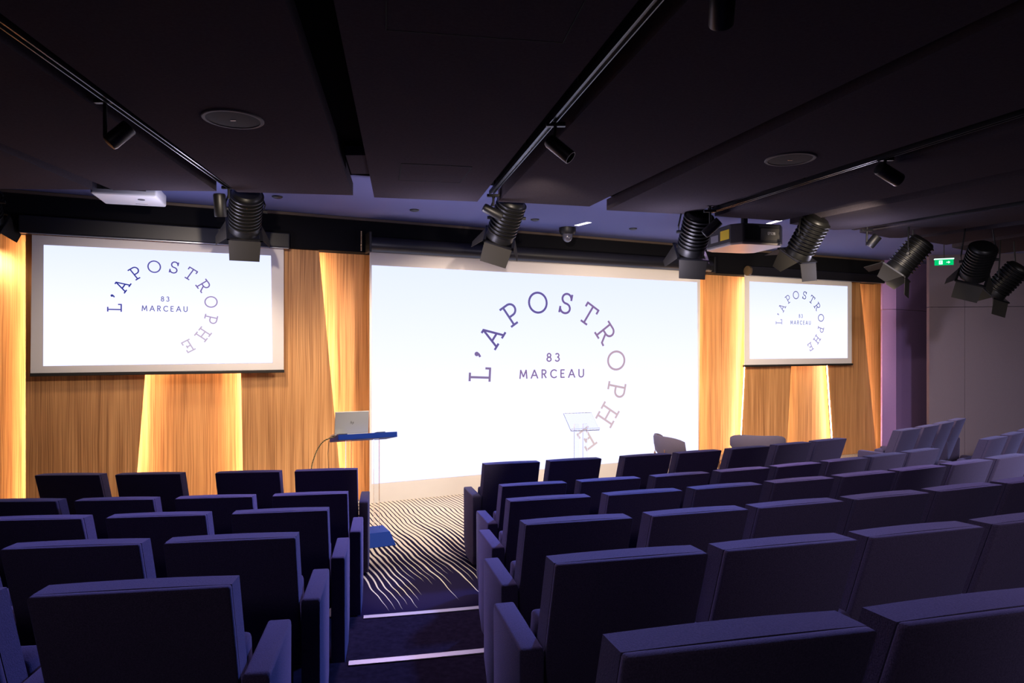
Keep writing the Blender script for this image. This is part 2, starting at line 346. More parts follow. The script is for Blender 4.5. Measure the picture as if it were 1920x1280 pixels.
SA = {
 'M': (.9, [[(.06, 0), (.14, 1), (.45, .2), (.76, 1), (.84, 0)]]), 'A': (.8, [[(.02, 0), (.4, 1), (.78, 0)], [(.16, .35), (.64, .35)]]),
 'R': (.62, [[(.08, 0), (.08, 1), (.3, .96)]+arc(.30, .74, .22, .24, 90, -90)+[(.08, .5)], [(.28, .5), (.56, 0)]]),
 'C': (.78, [arc(.46, .5, .40, .47, 45, 315, 20)]), 'E': (.56, [[(.5, .95), (.08, .95), (.08, .05), (.5, .05)], [(.08, .52), (.46, .52)]]),
 'U': (.72, [[(.08, 1), (.08, .34)]+arc(.36, .34, .28, .30, 180, 360)+[(.64, 1)]]),
 '8': (.58, [arc(.29, .74, .20, .22, 0, 360, 20), arc(.29, .27, .24, .24, 0, 360, 20)]),
 '3': (.56, [arc(.26, .74, .20, .21, 150, -80), arc(.26, .27, .24, .24, 85, -155)]),
 'P': (.62, [[(.08, 0), (.08, 1), (.3, .96)]+arc(.30, .72, .24, .25, 90, -90)+[(.08, .47)]]),
 'S': (.62, [arc(.31, .73, .22, .22, 30, 270)[:-1]+arc(.31, .27, .24, .23, 90, -150)]), 'O': (.82, [arc(.41, .5, .36, .46, 0, 360, 24)]),
 'N': (.74, [[(.08, 0), (.08, 1), (.66, 0), (.66, 1)]]),
 'h': (.55, [[(.22, 1.0), (.04, 0)], [(.10, .36)]+arc(.26, .42, .14, .16, 150, 0, 6)+[(.34, 0)]]), 'p': (.6, [[(.28, .58), (.08, -.42)], arc(.36, .3, .17, .27, 0, 360, 12)])}
def strokes(bm, gl, f, th, layer=None, colr=None):
    fs = []
    for st in gl:
        for (x0, y0), (x1, y1) in zip(st, st[1:]):
            d = Vector((x1-x0, y1-y0)); l = d.length
            if l < 1e-5: continue
            d /= l; n = Vector((-d.y, d.x))*th/2; e = d*(th*.18 if len(st) > 2 else 0)
            a, b_ = Vector((x0, y0))-e, Vector((x1, y1))+e
            v = [bm.verts.new(f(*p)) for p in (a-n, b_-n, b_+n, a+n)]
            fs.append(bm.faces.new(v))
    if layer is not None:
        for fc in fs:
            for lp in fc.loops: lp[layer] = (*colr, 1)
def logo(parent, letters, seq_cols, c83, cm, w_m, h83, hm, colc, y, th=.10):
    S = np.array([W(*p) for p in letters]); 
    A = np.column_stack([S[:, 0]**2, S[:, 1]**2, S[:, 0], S[:, 1]]); m0 = S.mean(0); Q = S-m0
    A = np.column_stack([Q[:, 0]**2, Q[:, 1]**2, Q[:, 0], Q[:, 1]]); p, q, r, t_ = np.linalg.lstsq(A, np.ones(len(Q)), rcond=None)[0]
    cx, cz = -r/(2*p), -t_/(2*q); K = 1+p*cx*cx+q*cz*cz; ra, rb = math.sqrt(K/p), math.sqrt(K/q)
    cx += m0[0]; cz += m0[1]
    H = .285
    for ch, (s_, z_), c in zip("L'APOSTROPHE", S, seq_cols):
        an = math.atan2((z_-cz)/rb, (s_-cx)/ra); wd_, gl = SL[ch]; R_ = 1.0 if ch != "'" else 1.0
        ux, uy = math.cos(an), math.sin(an)            # outward
        def f(x, y_, ux=ux, uy=uy, wd_=wd_):
            a_ = (x-wd_/2)*H; b2 = (y_-.5)*H
            X = ux*(1+b2)+uy*a_; Y = uy*(1+b2)-ux*a_
            return (cx+ra*X, y, cz+rb*Y)
        bm = BM(); lay = bm.loops.layers.float_color.new('ink'); strokes(bm, gl, f, th, lay, lin(c)); obj('letter', bm, 'ink', parent)
    for txt, cpt, hpx, wpx in (('83', c83, h83, None), ('MARCEAU', cm, hm, w_m)):
        cs, cz2 = W(*cpt); h = abs(W(cpt[0], cpt[1]-hpx/2)[1]-W(cpt[0], cpt[1]+hpx/2)[1])
        gap = .42; tot = sum(SA[c][0] for c in txt)+gap*(len(txt)-1)
        sx = (W(cm[0]+w_m/2, cm[1])[0]-W(cm[0]-w_m/2, cm[1])[0])/(sum(SA[c][0] for c in 'MARCEAU')+gap*6)*h83/hm if wpx is None else (W(cpt[0]+wpx/2, cpt[1])[0]-W(cpt[0]-wpx/2, cpt[1])[0])/tot
        x0 = -tot/2
        for c in txt:
            def f(x, y_, x0=x0): return (cs+(x0+x)*sx, y, cz2+(y_-.5)*h)
            bm = BM(); lay = bm.loops.layers.float_color.new('ink'); strokes(bm, SA[c][1], f, .15, lay, lin(colc)); obj('numeral' if txt == '83' else 'letter', bm, 'ink', parent); x0 += SA[c][0]+gap
def quad_wall(bm, pts, y0, y1):
    prism(bm, [W(*p) for p in pts], 'y', y0, y1)
def screen(label, cloth, image, casing_fn, bar, logo_args):
    t = thing('projection_screen', label, 'projection screen', (P0.x, P0.y, 0), TH)
    bm = BM(); quad_wall(bm, cloth, 0, .004); obj('cloth', bm, 'screen', t)
    bm = BM(); quad_wall(bm, image, -.002, -.0005); im = obj('projected_image', bm, 'proj', t)
    logo(im, *logo_args, y=-.0035)
    (s0, z0), (s1, z1) = W(*bar[0]), W(*bar[1]); z = (z0+z1)/2
    bm = BM(); box(bm, s0, s1, -.02, .02, z-.022, z+.012, .006); obj('bottom_bar', bm, 'bar', t)
    casing_fn(t); return t
def case_box(x0, x1, py, h, label=None):
    def f(t):
        s0, z0 = W(x0, py[0]); s1, z1 = W(x1, py[1]); z = (z0+z1)/2
        bm = BM(); box(bm, s0, s1, -.10, .018, z, z+h, .012); obj('casing', bm, 'casing', t)
        bm = BM(); box(bm, s0+.01, s1-.01, -.098, -.06, z-.008, z, 0); obj('slot_edge', bm, mat('edge_metal', (.35, .38, .45), .3, .8), t)
        if label:
            bm = BM(); tube(bm, [(s0-.035, -.06, z+h/2), (s0, -.06, z+h/2)], h*.56, 24); obj('end_cap', bm, mat('cap_brown', (.10, .07, .04), .4), t, smooth=True)
    return f
def case_tube(t):
    s0, z0 = W(690, 472); s1, z1 = W(1324, 511); z = (z0+z1)/2
    bm = BM(); tube(bm, [(s0-.01, -.085, z+.085), (s1, -.085, z+.085)], .095, 32); obj('casing', bm, 'casing', t, smooth=True)
    for s in (s0-.03, s1+.0):
        bm = BM(); box(bm, s, s+.03, -.19, .018, z-.02, z+.22, .006); obj('end_bracket', bm, 'black', t)
mainL = [(905, 702), (895.7, 664), (928, 632.7), (959, 590), (1008.5, 568), (1061, 569), (1105, 586.6), (1134, 625.7), (1154.4, 675.8), (1154.7, 730), (1139.8, 777.8), (1100.4, 822)]
leftL = [(218, 577), (211.4, 554.3), (233.4, 537.3), (254.6, 512), (289.3, 500.4), (326.5, 501.3), (357.9, 512), (380.4, 536.4), (395, 566), (395.6, 598), (380.4, 626.2), (353.4, 648.7)]
rightL = [(1462.3, 603.2), (1458.5, 588.7), (1467.7, 577.4), (1477.8, 561), (1492, 553), (1508.3, 553.6), (1522.3, 561), (1532, 574.4), (1538.6, 595.8), (1538.6, 617.4), (1531.5, 635.9), (1519.6, 650)]
cm_ = [(138, 118, 160), (128, 108, 158), (105, 92, 152), (108, 98, 158), (105, 92, 155), (118, 98, 155), (135, 110, 158), (150, 122, 160), (192, 165, 182), (205, 180, 190), (215, 190, 198), (225, 202, 202)]
cl_ = [(82, 78, 155), (62, 66, 145), (48, 52, 140), (65, 65, 145), (92, 86, 158), (96, 86, 155), (110, 98, 160), (125, 108, 165), (165, 145, 185), (185, 165, 195), (200, 180, 200), (205, 188, 205)]
cr_ = [(165, 162, 195), (160, 158, 190), (135, 130, 165), (115, 110, 148), (85, 80, 120), (65, 62, 105), (60, 58, 100), (78, 75, 125), (100, 95, 140), (140, 130, 170), (150, 138, 175), (165, 150, 185)]
screen('large main screen reaching the floor, showing the L\'APOSTROPHE circle',
       [(693, 470), (1313, 509), (1310, 884), (693, 946)], [(697, 497), (1307, 529), (1309, 854), (697, 907)], case_tube, ((693, 946), (1310, 884)),
       (mainL, cm_, (1037, 669.6), (1035.8, 700.5), 121, 15.5, 15.5, (138, 112, 158)))
screen('left side screen hanging high in front of the wood wall',
       [(60, 440), (532, 467), (532, 694), (57, 701)], [(82, 459), (508, 479), (511, 680), (81, 686)], case_box(38, 541, (437, 467), .17), ((56, 700), (533, 696)),
       (leftL, cl_, (309.7, 560.3), (309.4, 578.6), 86, 9, 10, (108, 104, 160)))
screen('small right screen beside the purple column, farthest away',
       [(1396, 514), (1597, 528), (1597, 681), (1396, 685)], [(1405.3, 527.6), (1589, 536.6), (1589, 671), (1405.9, 672.7)], case_box(1399, 1650, (516, 532), .14, True), ((1394, 685), (1598, 682.5)),
       (rightL, cr_, (1501, 592.2), (1501, 604.7), 38, 6.5, 7, (120, 122, 150)))
# bead chain by the main roller
bm = BM(); a = wall_pt(*[W(672, 440)[0], .12, W(672, 440)[1]])
p = W(673, 440)[0]
for i in range(14):
    q = Matrix.Translation((p, -.12, 3.27-i*.017)) @ Matrix.Diagonal((.009, .009, .009, 1))
    bmesh.ops.create_icosphere(bm, subdivisions=1, radius=1, matrix=q)
o = wall_obj('bead_chain', bm, mat('chain_brass', (.5, .38, .25), .3, .8), smooth=True); tag(o, 'small metal bead chain hanging left of the main screen roller', 'chain')

# ------------------------------------------------------------------ theatre seats
def make_seat():
    t = thing('theatre_chair', 'x', 'theatre chair')
    sl = .20/.58
    def pr(y0, y1, zt, zb, hw, bev):
        bm = BM(); prism(bm, [(y0, zt), (y1, zt), (y1+(zt-zb)*sl, zb), (y0+(zt-zb)*sl, zb)], 'x', -hw, hw, bev, 3); return bm
    obj('back_shell', pr(0, .0315, .903, .30, .2455, .008), 'fabric', t, smooth=True)
    bm = BM()
    zt, zb = .903, .34; y0, y1, hw = .032, .118, .2445      # cushion with a slightly crowned top
    rows_ = []
    for i in range(7):
        x = -hw+2*hw*i/6; cr = .004*(1-(2*i/6-1)**2)
        rows_.append([(x, y0, zt-.002+cr*.5), (x, y1, zt-.006+cr), (x, y1+(zt-zb)*sl+.01*(1-(2*i/6-1)**2), zb), (x, y0+(zt-zb)*sl, zb)])
    V = [[bm.verts.new(p) for p in r] for r in rows_]
    for a, b_ in zip(V, V[1:]):
        for k in range(4): bm.faces.new((a[k], a[(k+1) % 4], b_[(k+1) % 4], b_[k]))
    bm.faces.new(V[0]); bm.faces.new(list(reversed(V[-1])))
    es = [e for e in bm.edges if len(e.link_faces) == 2 and e.calc_face_angle(0) > .6]
    bmesh.ops.bevel(bm, geom=es, offset=.011, segments=3, affect='EDGES', profile=.5)
    obj('back_cushion', bm, 'fabric', t, smooth=True)
    bm = BM()                                              # tip-up seat, folded
    prism(bm, [(.235, .64), (.34, .655), (.40, .36), (.31, .30), (.27, .34)], 'x', -.235, .235, .018, 3); obj('seat', bm, 'fabric', t, smooth=True)
    bm = BM(); box(bm, -.2, .2, .22, .27, .20, .30, .005); box(bm, -.03, .03, .2, .3, 0, .22, .004); box(bm, -.18, .18, .14, .36, 0, .02, .004); obj('frame', bm, 'frame', t)
    return t
ARM_BM = None
def arm(t, x):
    global ARM_BM; inner = abs(x) < AX-.001
    if ARM_BM is None:
        bm = BM(); prism(bm, [(.095, .61), (.115, .62), (.49, .625), (.50, .60), (.49, .14), (.40, .02), (.13, .02), (.105, .1)], 'x', -.0375, .0375, .010, 3)
        a = obj('armrest', bm, 'fabric', t, smooth=True); ARM_BM = a.data
    else:
        a = bpy.data.objects.new('armrest', ARM_BM); col.objects.link(a); a.parent = t
    a.location.x = x
    if inner: a.scale.x = .72
RR = [14.71, 15.63, 16.62, 17.58, 18.48, 19.33]
RX = [   # x of seat centres: (left block from the aisle outwards, right block from the aisle outwards)
 ([-1.50, -2.10, -2.85, -3.46], [.01, .57, 1.26, 1.80, 2.37, 2.92, 3.44]),
 ([-1.36, -1.97, -2.59, -3.19, -3.80], [.17, .75, 1.34, 1.90, 2.44, 2.98, 3.49, 3.99]),
 ([-1.23, -1.84, -2.44, -3.04], [.23, .81, 1.37, 1.93, 2.47, 2.98, 3.51, 4.03]),
 ([-1.10, -1.67, -2.25], [.30, .87, 1.40, 1.94, 2.47, 2.99]),
 ([-.99, -1.58], [.37, .91, 1.44, 1.97]),
 ([], [.43, .97])]
ROWN = ['front row', 'second row', 'third row', 'fourth row', 'fifth row', 'nearest row']
ORD = ['first', 'second', 'third', 'fourth', 'fifth', 'sixth', 'seventh', 'eighth']
proto = make_seat(); first = True
def place_seat(row, phi, label, group, arms):
    global proto, first
    h = .12*max(0, row-1)
    if first: t = proto; first = False
    else:
        t = proto.copy(); col.objects.link(t)
        for ch in PARTS:
            c = ch.copy(); col.objects.link(c); c.parent = t
    r = RR[row]
    t.location = (ARC.x+r*math.sin(phi), ARC.y-r*math.cos(phi), h); t.rotation_euler = (0, 0, phi)
    tag(t, label, 'theatre chair', group)
    for x in arms: arm(t, x)
PARTS = list(proto.children)
AX = .292
for row in range(6):
    for side, xs in enumerate(RX[row]):
        n = len(xs)
        for i, x in enumerate(xs):
            phi = math.asin((x-ARC.x)/RR[row])
            sgn = 1 if side == 0 else -1                  # direction of the aisle
            arms = [AX*sgn if i == 0 or abs(xs[i-1]-x) > .66 else min(.285, abs((xs[i-1]-x)/2)/math.cos(phi))*sgn]
            if i == n-1 or abs(xs[i+1]-x) > .66: arms.append(-AX*sgn)
            blk = 'left' if side == 0 else 'right'
            pos = 'beside the aisle steps' if i == 0 else '%s seat out from the aisle' % ORD[i]
            lab = 'navy upholstered chair, %s %s of the central aisle, %s' % (ROWN[row], blk, pos)
            if row == 5: lab = 'large navy chair back at the bottom edge, nearest row, ' + ('first from the aisle' if i == 0 else 'bottom right corner')
            place_seat(row, phi, lab, 'navy theatre seats in curved rows', arms)
for row, a0, n in ((0, 36.9, 4), (1, 36.7, 5)):
    for i in range(n):
        phi = math.radians(a0+i*2.3*(14.71/RR[row] if row == 0 else 1))
        place_seat(row, phi, 'navy chair in the far right block by grey wall, %s row, %s from left' % (('rear-most visible', 'nearer')[row] if False else ('front', 'second')[row], ORD[i]),
                   'navy theatre seats in curved rows', [-AX]+([AX] if i == n-1 else []))

# ------------------------------------------------------------------ ceiling panels
def slab(name, pts, z0=PB, z1=PT, m='panel'):
    bm = BM(); prism(bm, [(p.x, p.y) for p in pts], 'z', z0, z1); o = obj(name, bm, m); return struct(o)
def back(a, b_, y=-3.6, h=PB):
    """line through two picture points on the panel plane, run back to depth y"""
    A, B = G(*a, h), G(*b_, h); k = (y-A.y)/(B.y-A.y); return A+(B-A)*k
def panel(front, le, re, extra=None):
    fr = [G(*p, PB) for p in front]
    slab('ceiling', [back(*le)]+fr+[back(*re)])
L_A1 = ((173, 355.5), (0, 281)); L_A2 = ((213, 356.5), (0, 268)); L_T1a = ((406, 358.5), (0, 77)); L_T1b = ((445, 360), (0, 24))
L_B1 = ((662, 366), (534.6, 0)); L_B2 = ((701.6, 368), (667, 200)); L_T2a = ((895, 378), (1037.5, 200)); L_T2b = ((934, 378), (1200, 95.5))
L_C1 = ((1140, 370), (1390, 250)); L_C2 = ((1137.5, 394), (1437, 250)); L_T3a = ((1305, 402), (1642, 296)); L_T3b = ((1350, 405), (1680, 308))
L_D1 = ((1473.7, 412.5), (1920, 317)); L_D2 = ((1481, 418), (1920, 328)); L_T4a = ((1598, 432), (1920, 378)); L_T4b = ((1616, 438), (1920, 386))
L_E1 = ((1690, 447), (1920, 413)); L_E2 = ((1711, 447), (1920, 421))
def fr(*p): return [q for q in p]
slab('ceiling', [back(*L_A1), G(173, 355.5, PB), G(0, 354, PB), G(-400, 352, PB), Vector((-8.8, 2, PB)), Vector((-8.8, -3.6, PB))])
panel([(213, 356.5), (406, 358.5)], L_A2, L_T1a)
panel([(445, 360), (662, 366)], L_T1b, L_B1)
panel([(701.6, 370), (895, 378)], L_B2, L_T2a)
panel([(934, 378), (1105, 387), (1140, 370)], L_T2b, L_C1)
panel([(1137.5, 394), (1290, 402)], L_C2, L_T3a)
panel([(1340, 405), (1462, 414)], L_T3b, L_D1)
panel([(1481, 420), (1563, 431), (1598, 430)], L_D2, L_T4a)
# the last panels on the right fan out sideways
def side_panel(pts): slab('ceiling', [G(*p, PB) if len(p) == 2 else Vector(p) for p in pts])
side_panel([(1612, 436), (1668, 446), (1690, 446), (1920, 412), (2300, 356), (2300, 312), (1920, 385)])
side_panel([(1706, 448), (1774, 459), (1920, 436), (2300, 380), (2300, 362), (1920, 420)])
side_panel([(1785, 464), (1850, 478), (1920, 470), (2300, 405), (2300, 388), (1920, 442)])
bm = BM(); vp = [(-400, 335), (0, 335), (400, 338), (662, 328), (895, 345), (1140, 368), (1350, 392), (1480, 405), (1600, 422), (1700, 438)]
vp = [G(*p, PT+.004) for p in vp]
vp = [Vector((-8.8, -3.6, 0)), Vector((-8.8, 5.5, 0))]+vp[1:]+[Vector((14, 8.6, 0)), Vector((13.6, -3.6, 0))]
prism(bm, [(p.x, p.y) for p in vp], 'z', PT+.004, CEIL-.004); struct(obj('ceiling', bm, mat('slot_shade_black', (.006, .006, .007), 1, **{'Specular IOR Level': 0})))  # added black sheet, stands in for shade in the slots between panels
# felt cross piece inside the open slot between two panels
slab('ceiling', [G(648, 291, PB+.02), G(686, 291, PB+.02), G(693, 326, PB+.02), G(659, 326, PB+.02)], PB+.02, PB+.09)
# access hatches, shown by their joint
def hatch(label, pts):
    P = [G(*p, PB-.003) for p in pts]; bm = BM(); n = len(P)
    for i in range(n):
        a, b_ = P[i], P[(i+1) % n]; d = (b_-a).normalized(); nn = Vector((-d.y, d.x, 0))*.003
        prism(bm, [((a-nn).x, (a-nn).y), ((b_-nn).x, (b_-nn).y), ((b_+nn).x, (b_+nn).y), ((a+nn).x, (a+nn).y)], 'z', PB-.003, PB)
    t = thing('ceiling_hatch', label, 'ceiling hatch', (0, 0, 0)); obj('joint', bm, 'fascia', t)
    bm = BM(); c = sum(P, Vector())/n; Q = [c+(p-c)*.985 for p in P]; prism(bm, [(q.x, q.y) for q in Q], 'z', PB-.002, PB); obj('lid', bm, 'panel', t)
hatch('small rectangular ceiling hatch over the main screen', [(753, 307), (885, 313), (862, 343), (748, 338)])
hatch('large dark ceiling hatch at the top centre of the picture', [(724, -60), (724, 57), (1055, 81), (1130, -60)])

# tracks
def track(label, a, b_, y_end, w_=.036):
    A, B = G(*a, PB+.005), G(*b_, PB+.005); d = (B-A); e = A+d*((y_end-A.y)/d.y) if y_end is not None else B
    L = (e-A).length; t = thing('lighting_track', label, 'lighting track', A, math.atan2(d.y, d.x), 'ceiling lighting tracks')
    bm = BM(); box(bm, 0, L, -w_/2, w_/2, .016, .03)
    for s in (-1, 1): box(bm, 0, L, s*w_/2-.003, s*w_/2+.003, -.006, .03)
    box(bm, 0, L, -.004, .004, .006, .02); obj('rail', bm, 'track', t)
    bm = BM()
    k = .15
    while k < L: box(bm, k-.01, k+.01, -.008, .008, .03, CEIL-PB-.005); k += 1.2
    obj('hanger', bm, 'black', t)
track('black lighting track slanting across the left ceiling', (430, 352), (0, 44), -2.5)
track('black lighting track running towards the middle of the stage', (921, 364), (1205, 33), -2.5)
track('black lighting track in the right ceiling, leading to the grey projector', (1330, 399), (1642, 301), -1.0)
track('short far lighting track at right near the purple column', (1599, 430.5), (1920, 381), 3.0)

# round ceiling speakers
def ceil_speaker(label, px, py, r):
    c = G(px, py, PB); t = thing('ceiling_speaker', label, 'ceiling speaker', (c.x, c.y, PB), 0, 'round ceiling speakers')
    rx = Matrix.Rotation(-math.pi/2, 4, 'X')
    bm = BM(); lathe(bm, [(r*.86, 0), (r, 0), (r, .006), (r*.97, .010), (r*.88, .010), (r*.86, .004)], 48, rx.inverted() if False else Matrix.Rotation(-math.pi/2, 4, 'X'), cap=False)
    obj('rim', bm, 'rim', t, smooth=True)
    bm = BM(); lathe(bm, [(r*.875, .001), (r*.875, .006), (r*.6, .009), (r*.2, .010)], 48, rx); obj('grille', bm, 'grille', t, smooth=True)
    bm = BM(); box(bm, -.016, .016, -.004, .004, -.013, -.009); obj('badge', bm, mat('badge', (.6, .42, .3), .3, .6), t)

ceil_speaker('round ceiling speaker on the left, above the left screen', 437, 222.5, .178)
ceil_speaker('round ceiling speaker on the right, above the right screen', 1481.5, 297.5, .178)
# small detectors and slot lights on the stage ceiling
for px, py, lab in ((520, 368, 'small black sensor in the stage ceiling, left'), (777, 393, 'small black sensor in the stage ceiling, middle'), (1187, 428, 'small black sensor in stage ceiling near dome camera'), (1003, 411, 'small black safety handle just right of the middle theatre spot')):  # the last disc stands for the safety handle of the middle spotlight
    c = G(px, py, CEIL); bm = BM(); lathe(bm, [(.055, 0), (.05, .012), (.03, .02)], 20, Matrix.Rotation(-math.pi/2, 4, 'X')); o = obj('ceiling_sensor', bm, 'black', smooth=True); o.location = c; tag(o, lab, 'ceiling sensor', 'small ceiling sensors')
def slotlight(lab, a, b_):
    A, B = G(*a, CEIL), G(*b_, CEIL); d = B-A; bm = BM(); box(bm, 0, d.length, -.035, .035, -.004, 0); o = obj('slot_light', bm, 'slot'); o.location = A; o.rotation_euler = (0, 0, math.atan2(d.y, d.x)); tag(o, lab, 'ceiling light')
slotlight('thin white slot light in the ceiling beside the dome camera', (1081, 422.5), (1105, 416.5))
slotlight('thin white slot light just above the grey projector', (1441, 419), (1462, 413))

# ------------------------------------------------------------------ spot heads on tracks
def track_spot(label, stem_top, stem_bot, a, b_, depth, wpx, db=0.0):
    """a, b_: ends of the cylinder in the picture"""
    A, B = Dp(*a, depth), Dp(*b_, depth+db); r = wpx*depth/F/2
    S0, S1 = Dp(*stem_top, depth), Dp(*stem_bot, depth)
    t = thing('track_spotlight', label, 'spotlight', S0, 0, 'black cylinder spotlights on tracks')
    A, B, S1 = A-S0, B-S0, S1-S0
    bm = BM(); box(bm, -.06, .06, -.016, .016, -.005, .02, .003); obj('adapter', bm, 'black', t)
    bm = BM(); tube(bm, [(0, 0, max(0.0, PB+.012-S0.z)), S1], .011, 10); obj('stem', bm, 'black', t, smooth=True)
    d = (B-A); L = d.length; bm = BM()
    lathe(bm, [(r*.5, 0), (r*.88, .004), (r, .02), (r, L-.006), (r*.95, L), (r*.85, L), (r*.85, L-.02)], 28, Matrix.Translation(A) @ d.to_track_quat('Y', 'Z').to_matrix().to_4x4())
    obj('lamp_head', bm, 'black', t, smooth=True)
    return t
track_spot('black cylinder spotlight on the left track, upper left', (197, 192), (197, 258), (203, 270), (243, 238), 3.9, 30, .05)
track_spot('black cylinder spotlight at stage end of the left track, pointing down', (429, 353), (429, 372), (411, 362), (414, 406), 6.0, 22, .05)
track_spot('black cylinder spotlight on the middle track below its rail', (1042, 236), (1038, 266), (1028, 262), (1070, 296), 4.25, 26, -.05)
track_spot('black cylinder spotlight at stage end of the middle track', (925, 368), (925, 386), (906, 388), (941, 406), 6.4, 17, .05)
track_spot('dark cylinder spotlight cut off by the top edge of the picture', (1352, -60), (1352, -10), (1356, -20), (1352, 48), 2.5, 48, .1)
track_spot('brown-lit cylinder spotlight in front of the grey projector', (1331, 397), (1332, 430), (1320, 440), (1349, 414), 6.7, 18, -.05)
track_spot('black cylinder spotlight on the right track, pointing down right', (1660, 300), (1658, 312), (1647, 314), (1686, 338), 5.1, 26, .05)
track_spot('small black cylinder spotlight above the purple column', (1626, 433), (1625, 460), (1629, 462), (1646, 442), 7.9, 17, -.05)

# theatre spots with ribbed housings and barn doors
def make_fresnel():
    t = thing('theatre_spotlight', 'x', 'theatre spotlight')
    prof = [(.03, -.17), (.085, -.165), (.10, -.15)]
    for i in range(9):
        y = -.14+i*.031; prof += [(.102, y), (.118, y+.004), (.118, y+.013), (.102, y+.017)]
    prof += [(.108, .145), (.112, .18), (.100, .18), (.098, .165)]
    bm = BM(); lathe(bm, prof, 36); obj('housing', bm, 'rib', t, smooth=True)
    bm = BM(); lathe(bm, [(.095, .150), (.09, .162), (.05, .172), (.01, .175)], 32); obj('lens', bm, mat('lens', (.5, .5, .5), .1, 0), t, smooth=True)
    bm = BM(); s = .125
    for a, b_, c, d in ((-s, s, s-.02, s), (-s, s, -s, -s+.02), (-s, -s+.02, -s, s), (s-.02, s, -s, s)): box(bm, a, b_, .178, .19, c, d)
    obj('door_frame', bm, 'black', t)
    for k in range(4):
        bm = BM(); big = k % 2 == 0; w0, w1, L = (.112, .105, .15) if big else (.10, .045, .14)
        prism(bm, [(-w0, 0), (w0, 0), (w1, L), (-w1, L)], 'z', -.0015, .0015)
        M4 = Matrix.Rotation(k*math.pi/2, 4, 'Y') @ Matrix.Translation((0, .19, s-.004)) @ Matrix.Rotation(math.radians(38 if big else 30), 4, 'X')
        bmesh.ops.transform(bm, matrix=M4, verts=bm.verts); obj('barn_door', bm, 'flap', t)
    return t
FS = 1.30
fres = make_fresnel(); FP = list(fres.children); ffirst = True
def fresnel(label, a, da, b_, db, roll=0, aim=None, watts=0):
    global ffirst
    A, B = Dp(*a, da), Dp(*b_, db); c = (A+B)/2; d = (B-A).normalized()
    if ffirst: t = fres; ffirst = False
    else:
        t = fres.copy(); col.objects.link(t)
        for ch in FP:
            k = ch.copy(); col.objects.link(k); k.parent = t
    q = d.to_track_quat('Y', 'Z') @ Matrix.Rotation(math.radians(roll), 4, 'Y').to_quaternion()
    t.location = c; t.rotation_mode = 'QUATERNION'; t.rotation_quaternion = q; t.scale = (FS, FS, FS)
    if aim is not None: light('spotlight_beam', 'SPOT', c+d*.45*FS, watts, WARM, aim, spot_size=math.radians(135), spot_blend=.8, shadow_soft_size=.10)
    tag(t, label, 'theatre spotlight', 'ribbed theatre spotlights with barn doors')
    # yoke: from both sides of the housing up to the ceiling
    inv = (Matrix.Translation(c) @ q.to_matrix().to_4x4() @ Matrix.Scale(FS, 4)).inverted()
    side = (q @ Vector((1, 0, 0))); up = Vector((0, 0, 1))
    if abs(side.z) > .6: side = (q @ Vector((0, 0, 1)))
    side = Vector((side.x, side.y, 0)).normalized()
    h = CEIL-.05; bm = BM()
    pts = [c+side*.13*FS, c+side*.135*FS+up*.06, Vector((c.x, c.y, h))+side*.12, Vector((c.x, c.y, h))-side*.12, c-side*.135*FS+up*.06, c-side*.13*FS]
    tube(bm, pts, .009, 8); tube(bm, [Vector((c.x, c.y, h)), Vector((c.x, c.y, CEIL))], .012, 8)
    tube(bm, [c+side*.105*FS, c+side*.15*FS], .016, 10); tube(bm, [c-side*.105*FS, c-side*.15*FS], .016, 10)
    bmesh.ops.transform(bm, matrix=inv, verts=bm.verts); obj('yoke', bm, 'black', t, smooth=True)
    return t
def stage_pt(px, py): return wall_pt(W(px, py)[0], 0, W(px, py)[1])
fresnel('ribbed theatre spotlight beside the left screen top, left of middle', (463, 362), 6.35, (458, 424), 6.62, 0, stage_pt(300, 800), 80)
fresnel('ribbed theatre spotlight hanging above the middle of the main screen', (962, 374), 6.75, (938, 442), 7.0, 25, stage_pt(840, 840), 330)
fresnel('ribbed theatre spotlight left of the grey projector', (1312, 402), 6.95, (1296, 466), 7.2, 5, stage_pt(1180, 770), 230)
fresnel('ribbed theatre spotlight right of the grey projector', (1532, 414), 7.3, (1500, 470), 7.5, -10, stage_pt(1480, 800), 130)
fresnel('warm-lit ribbed spotlight against the purple column top', (1726, 458), 7.9, (1690, 498), 8.0, 10, stage_pt(1560, 780), 110)
fresnel('theatre spotlight with wide open barn doors right of exit sign', (1842, 470), 8.0, (1828, 506), 8.2, 25)
fresnel('warm-lit ribbed spotlight at the far right edge', (1904, 508), 8.8, (1874, 538), 8.95, 15)
fresnel('theatre spotlight mostly outside the left edge, only a barn door seen', (-42, 352), 6.3, (-30, 400), 6.5, 10, stage_pt(60, 900), 50)

# ------------------------------------------------------------------ projectors, camera, exit sign
t = thing('projector', 'white projector hanging above the left screen', 'projector', G(244, 376, CAMZ+1.36), math.radians(17))
bm = BM(); box(bm, -.265, .265, -.24, .24, 0, .12, .018, seg=3); obj('body', bm, 'white', t, smooth=True)
bm = BM(); tube(bm, [(.11, -.08, -.004), (.11, -.08, .002)], .03, 20); 
for i in range(8): box(bm, .02+i*.013, .028+i*.013, .13, .138, -.002, .002)
obj('vent', bm, 'gray', t)
bm = BM(); box(bm, -.21, .18, -.244, -.238, .045, .095, .0); 
for i in range(6): box(bm, -.16+i*.05, -.135+i*.05, -.248, -.24, .05, .075)
obj('connector_panel', bm, 'gray', t)
bm = BM(); tube(bm, [(0, 0, .11), (0, 0, CEIL-CAMZ-1.36)], .03, 14); obj('ceiling_pole', bm, 'black', t)
pc = G(1392, 466, CAMZ+1.05); ang = math.radians(14)
t = thing('projector', 'large dark grey projector with yellow label hanging near right screen', 'projector', (2.73, 8.02, CAMZ+1.15), ang); t.scale = (1.095, 1.095, 1.0)
